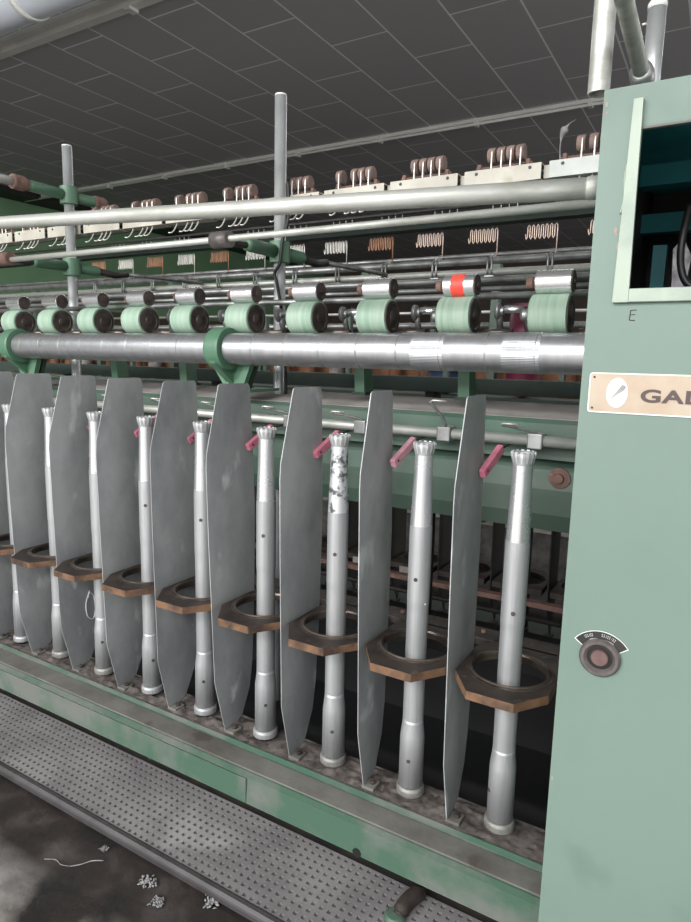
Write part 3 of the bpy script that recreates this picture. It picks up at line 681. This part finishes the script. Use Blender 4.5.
# pencilled letter E
b = MB(); ex, ez = .0395, .7105
for (x0, z0, x1, z1) in ((0, 0, .0006, .009), (.0006, .009, .0056, .0095), (.0004, .005, .0046, .0053), (0, 0, .0050, -.0004)):
    b.tube([(ex+x0, -.0004, ez+z0-.0045), (ex+x1, -.0004, ez+z1-.0045)], .0004, 6)
b.build('handwritten_letter', 'ink', cb)
MB().box(.0034, .006, .0034, 1.0, FZ+.02, .910).build('added_lining', 'dark', cb)  # sheets added to darken the cabinet inside, hiding the pale panels
MB().box(.0034, .89, .0034, 1.0, .9115, .9145).build('added_lining', 'teal', cb)
# inside the opening (own depth, teal castings)
b = MB(); b.box(.0062, .85, .24, .27, .886, .911); b.box(.0062, .85, .29, .31, .838, .862); b.box(.028, .044, .25, .27, .30, .815); b.build('inner_beam', 'teal', cb)
MB().box(.0034, .895, .40, .402, .0, .914).build('inner_partition', 'dark', cb)
MB().box(.030, .6, .10, .39, .700, .706).build('inner_shelf', 'dark', cb)
b = MB(); b.lathe([(.060, 0), (.066, .004), (.066, .018), (.060, .022)], (.185, .22, .85), 'Y', 40, caps=True); b.build('inner_pulley', 'black', cb)
b = MB()
for i in range(3):
    xx = .050+.026*i
    b.prism([(xx, .706), (xx+.024, .706), (xx+.021, .742), (xx+.026, .790), (xx+.016, .812), (xx+.006, .80), (xx+.008, .755)], .19, .205+.01*i, 'Y')
b.build('crumpled_wrapping', 'belt', cb)
MB().tube(smooth_path([(.072, .15, .84), (.068, .14, .80), (.070, .14, .77), (.080, .14, .752), (.10, .14, .75), (.13, .14, .77)]), .004, 10).build('inner_hose', 'black', cb)
MB().tube(smooth_path([(.085, .13, .80), (.095, .12, .775), (.13, .12, .765), (.16, .12, .78)]), .003, 10).build('inner_hose', 'black', cb)
b = MB(); b.box(.045, .060, .05, .09, .706, .716, .002); b.build('inner_lever_block', 'steel', cb)
MB().tube(smooth_path([(.062, .06, .706), (.063, .06, .726), (.070, .06, .732), (.078, .06, .726), (.079, .06, .706)]), .0035, 10).build('inner_handle', 'black', cb)
b = MB(); b.lathe([(.003, -.02), (.003, .02)], (.02, .03, .8), 'Z', 8); b.build('inner_latch', 'dark', cb)

# name plate
npx0, npz0, npz1 = .1005, .616, .6555
t = thing('name_plate', (npx0, YC, npz0), 'gilt name plate reading GAL with white oval emblem on the cabinet', 'sign')
def rrect(x0, x1, z0, z1, r, n=5):
    out = []
    for cx, cz, a0 in ((x1-r, z1-r, 0), (x0+r, z1-r, 90), (x0+r, z0+r, 180), (x1-r, z0+r, 270)):
        for i in range(n+1): a = math.radians(a0+90*i/n); out.append((cx+r*math.cos(a), cz+r*math.sin(a)))
    return out
H_ = npz1-npz0; W_ = .27
MB().prism(rrect(0, W_, 0, H_, .003), -.0012, 0, 'Y').build('plate', 'plate', t)
b = MB(); P1 = rrect(0, W_, 0, H_, .003); P2 = rrect(.0012, W_-.0012, .0012, H_-.0012, .0022)
A_ = [b.bm.verts.new((x, -.0015, z)) for x, z in P1]; B2 = [b.bm.verts.new((x, -.0015, z)) for x, z in P2]; A0 = [b.bm.verts.new((x, -.0009, z)) for x, z in P1]; B0 = [b.bm.verts.new((x, -.0009, z)) for x, z in P2]
for i in range(len(A_)):
    j = (i+1) % len(A_)
    for q in ((A_[i], A_[j], B2[j], B2[i]), (A_[i], A_[j], A0[j], A0[i]), (B2[i], B2[j], B0[j], B0[i])): b._f(q)
b.build('rim', 'white', t)
b = MB(); b.prism([(.0265+.0098*math.cos(2*PI*i/28), H_/2+.0005+.0145*math.sin(2*PI*i/28)) for i in range(28)], -.0016, -.001, 'Y'); b.build('oval_emblem', 'white', t)
b = MB(); b.prism([(.0195, .0125), (.0310, .0285), (.0345, .0265), (.0330, .0232)], -.0020, -.0014, 'Y'); b.build('emblem_stroke', 'steel', t)
for x, z in ((.0045, .0045), (.0045, H_-.0045)): MB().lathe([(.0011, -.0018), (.0011, -.001)], (x, 0, z), 'Y', 12).build('rivet', 'dark', t)
cu = bpy.data.curves.new('plate_text', 'FONT'); cu.body = 'GAL'; cu.size = .0180; cu.extrude = .0003; cu.offset = .00055; cu.space_character = 1.08
to = bpy.data.objects.new('tmp', cu); COL.objects.link(to); bpy.context.view_layer.update()
me = bpy.data.meshes.new_from_object(to.evaluated_get(bpy.context.evaluated_depsgraph_get())); bpy.data.objects.remove(to)
me.materials.clear(); me.materials.append(G['ink'])
o = bpy.data.objects.new('lettering', me); COL.objects.link(o); o.parent = t; o.location = (.0475, -.0017, .0128); o.rotation_euler = (PI/2, 0, 0); o.scale = (1.42, .93, 1)

# stop button with arc label
BX, BZ = .133, .3615
t = thing('push_button', (BX, YC, BZ), 'round recessed push button with dark arc label on the cabinet front', 'button')
MB().lathe([(.0205, 0), (.0205, -.003), (.0185, -.0055), (.0155, -.0055), (.0128, -.002), (.0128, -.0008)], (0, 0, 0), 'Y', 40, caps=False).build('bezel', 'button', t)
MB().lathe([(.0130, -.0008), (0, -.0009)], (0, 0, 0), 'Y', 32, caps=False).build('recess', 'black', t)
MB().lathe([(.0088, -.0008), (.0088, -.0035), (.0078, -.0048), (0, -.0052)], (0, 0, 0), 'Y', 28, caps=False).build('knob', 'buttonred', t)
def arc(r0, r1, a0, a1, y0, y1, m, name, cx=0, cz=-.004, n=24):
    o_ = [(cx+r1*math.cos(math.radians(a0+(a1-a0)*i/n)), cz+r1*math.sin(math.radians(a0+(a1-a0)*i/n))) for i in range(n+1)]
    i_ = [(cx+r0*math.cos(math.radians(a0+(a1-a0)*i/n)), cz+r0*math.sin(math.radians(a0+(a1-a0)*i/n))) for i in range(n, -1, -1)]
    b = MB()
    for i in range(n):
        b.prism([o_[i], o_[i+1], i_[n-i-1], i_[n-i]], y0, y1, 'Y')
    return b.build(name, m, t, weld=True)
arc(.0215, .0325, 35, 145, -.0006, 0, 'white', 'label_border')
arc(.0222, .0318, 37, 143, -.0009, -.0002, 'dark', 'arc_label')
arc(.0240, .0244, 60, 118, -.0012, -.0005, 'white', 'label_line')
b = MB()
for seg in ((108, 128, 6), (62, 92, 8)):
    for i in range(seg[2]):
        a = math.radians(seg[0]+(seg[1]-seg[0])*i/seg[2]); a2 = a+math.radians(1.7)
        for rr0, rr1 in ((.0268, .0274), (.0292, .0298)):
            if (i+int(rr0*1e4)) % 3 == 0: continue
            b.prism([(rr0*math.cos(a), -.004+rr0*math.sin(a)), (rr1*math.cos(a), -.004+rr1*math.sin(a)), (rr1*math.cos(a2), -.004+rr1*math.sin(a2)), (rr0*math.cos(a2), -.004+rr0*math.sin(a2))], -.0012, -.0008, 'Y')
        b.prism([(.0268*math.cos(a), -.004+.0268*math.sin(a)), (.0298*math.cos(a), -.004+.0298*math.sin(a)), (.0298*math.cos(a+.008), -.004+.0298*math.sin(a+.008)), (.0268*math.cos(a+.008), -.004+.0268*math.sin(a+.008))], -.0012, -.0008, 'Y')
b.build('label_print', 'white', t)

# pipes above the cabinet
t = thing('drop_pipe', (.0825, -.125, 0), 'vertical open-ended pipe hanging in front of the cabinet top corner', 'pipe')
b = MB(); b.lathe([(.0086, .925), (.0103, .925), (.0103, CZ), (.0086, CZ)], (0, 0, 0), 'Z', 28, caps=False); b.lathe([(.0086, .925), (.0086, 1.2)], (0, 0, 0), 'Z', 28, caps=False); b.build('pipe', 'pipe', t)
MB().lathe([(.03, CZ-.006), (.03, CZ)], (0, 0, 0), 'Z', 24).build('ceiling_flange', 'pipe', t)
t = thing('overhead_pipe', (.1155, -.075, ZC), 'leaning pipe with collar rising from the cabinet top toward the viewer', 'pipe')
pd_ = Vector((-.005, -.137, .026)).normalized()
p0 = Vector((0, .0, .030))
MB().tube([p0, p0+pd_*2.0], .0076, 24).build('pipe', 'pipe', t)
b = MB(); b.tube([p0+pd_*q for q in (-.004, .002, .010, .018, .020)], [.0095, .0112, .0118, .0110, .0078], 24); b.build('coupling', 'steel', t)
MB().tube(smooth_path([p0-pd_*.002, p0-pd_*.010-Vector((0, 0, .006)), (0, .013, .012), (0, .013, 0)]), .0088, 16).build('elbow', 'steel', t)
MB().lathe([(.016, 0), (.016, .003), (.009, .004)], (0, .013, 0), 'Z', 20).build('base_flange', 'steel', t)
t = thing('short_pipe_stub', (.1165, -.028, ZC), 'short upright pipe stub with cap behind the collar on the cabinet', 'pipe')
MB().tube([(0, 0, 0), (0, 0, .120)], .0092, 24).build('pipe', 'pole', t)
MB().lathe([(.0097, .117), (.0097, .122), (.008, .1245), (0, .125)], (0, 0, 0), 'Z', 24).build('cap', 'trunk', t)
MB().tube([(-.009, 0, .105), (-.014, 0, .105)], .0014, 8).build('pin', 'wire', t)

# ================================================================ FAR SIDE OF THE SAME MACHINE
t = thing('far_ring_rail', (0, .62, .112), 'rusty ring rail on the far side of the machine', 'rail')
MB().box(-2.4, XR, -.010, .010, -.006, .006).build('rail_bar', 'rust', t)
MB().tube([(-2.4, -.02, -.03), (XR, -.02, -.03)], .006, 10).build('lower_rod', 'dark', t)
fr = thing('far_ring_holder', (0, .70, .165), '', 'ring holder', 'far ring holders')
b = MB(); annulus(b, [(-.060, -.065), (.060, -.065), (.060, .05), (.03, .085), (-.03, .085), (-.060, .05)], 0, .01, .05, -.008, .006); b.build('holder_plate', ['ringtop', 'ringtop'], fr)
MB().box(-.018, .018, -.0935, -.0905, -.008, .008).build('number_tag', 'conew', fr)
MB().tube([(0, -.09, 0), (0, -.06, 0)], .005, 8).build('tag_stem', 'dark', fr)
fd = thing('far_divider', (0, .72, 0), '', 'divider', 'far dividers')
MB().prism([(-.05, .56), (.05, .56), (.05, .1), (.01, .0), (-.045, .1)], -.0014, .0014, 'X').build('sheet', 'dark', fd)  # shade of the far side is put into the sheet colour
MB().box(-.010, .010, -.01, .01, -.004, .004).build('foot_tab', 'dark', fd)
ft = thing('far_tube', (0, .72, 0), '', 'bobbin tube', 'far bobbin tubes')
MB().lathe([(.018, .0), (.018, .1), (.0155, .12), (.0155, .42), (.0125, .52), (.0165, .545)], (0, 0, 0), 'Z', 16).build('tube_body', 'dark', ft)  # far tube coloured dark to stand for shade
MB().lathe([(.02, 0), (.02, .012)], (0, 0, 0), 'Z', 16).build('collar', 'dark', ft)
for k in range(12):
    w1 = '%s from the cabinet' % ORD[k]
    l = ['dark ring holder on the far side, '+w1, 'shadowed sheet divider on the far side, '+w1, 'shadowed bobbin tube on the far side, '+w1]
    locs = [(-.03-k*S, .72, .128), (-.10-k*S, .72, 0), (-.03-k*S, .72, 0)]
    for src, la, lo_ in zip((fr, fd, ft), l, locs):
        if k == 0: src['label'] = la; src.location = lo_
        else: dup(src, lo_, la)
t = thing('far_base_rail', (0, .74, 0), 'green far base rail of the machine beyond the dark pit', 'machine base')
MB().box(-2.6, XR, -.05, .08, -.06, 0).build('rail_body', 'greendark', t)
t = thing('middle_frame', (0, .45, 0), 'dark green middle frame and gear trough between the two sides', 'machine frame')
MB().box(-2.6, XR, -.10, .10, -.10, .07).build('trough', 'black', t)  # blackened to stand for the darkness between the tubes
MB().box(-2.6, XR, -.405, -.10, FZ, -.08).build('pit_shade_box', 'black', t)  # black box added to keep the pit floor in darkness
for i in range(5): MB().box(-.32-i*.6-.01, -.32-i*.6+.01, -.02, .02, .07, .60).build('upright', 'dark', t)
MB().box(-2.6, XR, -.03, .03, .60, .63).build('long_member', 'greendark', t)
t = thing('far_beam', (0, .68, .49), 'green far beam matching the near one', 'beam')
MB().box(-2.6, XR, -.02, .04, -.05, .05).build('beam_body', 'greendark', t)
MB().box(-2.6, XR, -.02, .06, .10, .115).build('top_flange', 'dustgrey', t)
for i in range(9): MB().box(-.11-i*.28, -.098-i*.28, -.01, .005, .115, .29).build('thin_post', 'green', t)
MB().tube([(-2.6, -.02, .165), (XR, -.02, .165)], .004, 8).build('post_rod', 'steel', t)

# amber lamp glimpsed
tag(MB().lathe([(0, -.008), (.006, -.006), (.008, 0), (.006, .006), (0, .008)], (-.335, .69, .366), 'Z', 16).build('amber_knob', 'yellowbulb'), 'tiny amber plastic knob glimpsed in the dark between two tubes', 'knob')
# ================================================================ BACKGROUND: next machine and its yarn
def bgmachine(y, x0, x1, label, cones, tone):
    t = thing('spinning_frame', (0, y, 0), label, 'machine')
    MB().box(x0, x1, -.05, .05, FZ, .05).build('plinth', 'conew', t)  # pale colour stands in for the lit aisle floor beyond
    MB().box(x0, x1, -.03, .03, .46, .54).build('roller_beam', 'greendusty', t)
    MB().tube([(x0, -.09, .50), (x1, -.09, .50)], .016, 14).build('long_roller', 'steel', t)
    MB().tube([(x0, .0, .80), (x1, .0, .80)], .012, 12).build('upper_rail', 'steel', t)
    MB().tube([(x0, .02, .98), (x1, .02, .98)], .010, 12).build('creel_rail', 'pipe', t)
    n = int((x1-x0)/.55)
    for i in range(n+1): MB().box(x0+i*.55-.014, x0+i*.55+.014, -.018, .018, .05, 1.02).build('upright', 'green', t)
    MB().box(x0, x1, .06, .07, .56, .72).build('cover', 'cone', t)
    return t
bgmachine(1.55, -5.5, .3, 'second green spinning frame seen through the gaps behind the first', 0, 0)
bgmachine(3.2, -7, 1.2, 'third spinning frame farther back in the hall', 0, 0)
cn = thing('yarn_cone', (0, 0, 0), '', 'cone', 'cones on the frame behind')
MB().lathe([(.034, 0), (.036, .01), (.024, .10), (.020, .104)], (0, 0, 0), 'Z', 18).build('yarn', 'cone', cn)
MB().lathe([(.011, 0), (.011, .125)], (0, 0, 0), 'Z', 12).build('core', 'dark', cn)
cw = thing('yarn_cone', (0, 0, 0), '', 'cone', 'cones on the frame behind')
MB().lathe([(.030, 0), (.034, .01), (.034, .09), (.020, .104)], (0, 0, 0), 'Z', 18).build('yarn', 'conew', cw)
MB().lathe([(.009, 0), (.009, .125)], (0, 0, 0), 'Z', 12).build('core', 'steel', cw)
f1 = f2 = True
for i in range(21):
    x = .0-.55*(i//3)-.135*(i % 3+1); src = cn if i % 3 else cw
    lab = ('brown' if i % 3 else 'off-white') + ' yarn cone on the frame behind, number %d counted from the right' % (i+1)
    lab = '%s yarn cone on the frame behind, %s in the %s bay from the cabinet' % ('off-white' if i % 3 == 0 else 'brown', ['rightmost', 'middle', 'leftmost'][i % 3], ORD[i//3])
    loc = (x, 1.55, .54)
    if src is cn and f1: cn.location = loc; cn['label'] = lab; f1 = False
    elif src is cw and f2: cw.location = loc; cw['label'] = lab; f2 = False
    else: dup(src, loc, lab)
t = thing('plastic_tub', (-.285, 1.02, .565), 'magenta round plastic tub seen behind the long roller at right', 'tub')
MB().lathe([(.0, .0), (.025, .005), (.045, .03), (.052, .08), (.050, .16), (.046, .25)], (0, 0, 0), 'Z', 28).build('body', 'magenta', t)
MB().lathe([(.046, .25), (.051, .25), (.051, .262), (.044, .262)], (0, 0, 0), 'Z', 28).build('rim', 'magenta', t)
t = thing('plastic_tub', (-.52, 1.02, .565), 'dark blue plastic tub beside the magenta tub, under the long roller', 'tub')
MB().lathe([(.0, .0), (.025, .005), (.050, .02), (.056, .07)], (0, 0, 0), 'Z', 28).build('body', 'blue', t)
MB().lathe([(.054, .07), (.060, .07), (.060, .078), (.054, .078)], (0, 0, 0), 'Z', 28).build('rim', 'blue', t)
t = thing('tub_shelf', (-.4, 1.02, .55), 'narrow green shelf carrying the plastic tubs behind the machine', 'shelf')
MB().box(-1.4, .45, -.06, .06, 0, .015).build('board', 'greendark', t)
for x in (-1.38, -.5, .43): MB().box(x-.012, x+.012, -.012, .012, FZ-.55, 0).build('post', 'greendark', t)
# floor fluff
for i, (x, y, s_) in enumerate(((-.452, -.243, 1.0), (-.412, -.262, .8), (-.346, -.217, 1.1), (-.56, -.235, .5))):
    b = MB()
    for j in range(70):
        a = random.uniform(0, 2*PI); d = random.random()**.8*.012*s_; r = random.uniform(.0008, .0022)*s_; q = Vector((d*math.cos(a)*1.2, d*math.sin(a), .001+random.random()*.004*s_*(1-d/.013)))
        e = Vector((random.uniform(-1, 1), random.uniform(-1, 1), random.uniform(-.1, .3)))*.005*s_
        b.tube([q, q+e*.5+Vector((0, 0, .001)), q+e], [r*.5, r, r*.3], 6)
    tag(b.build('cotton_tuft', 'fluff', None, (x, y, FZ)), 'white cotton tuft on the stained floor, ' + ['middle one below the footboard edge', 'one nearest the bottom edge of the picture', 'rightmost one close to the footboard', 'smallest one farthest left'][i], 'cotton', 'cotton tufts on the floor')

y_ = MB()
y_.tube(smooth_path([(0, 0, .001), (.012, .010, .0025), (.020, .024, .002), (.034, .034, .0015)]), .0009, 6)
y_.tube(smooth_path([(0, 0, .001), (-.014, -.006, .002), (-.030, -.004, .0015), (-.046, -.012, .001)]), .0006, 6)
tag(y_.build('yarn_scrap', 'fluff', None, (-.575, -.285, FZ)), 'thin scrap of pale yarn lying on the dark floor at the lower left', 'yarn')
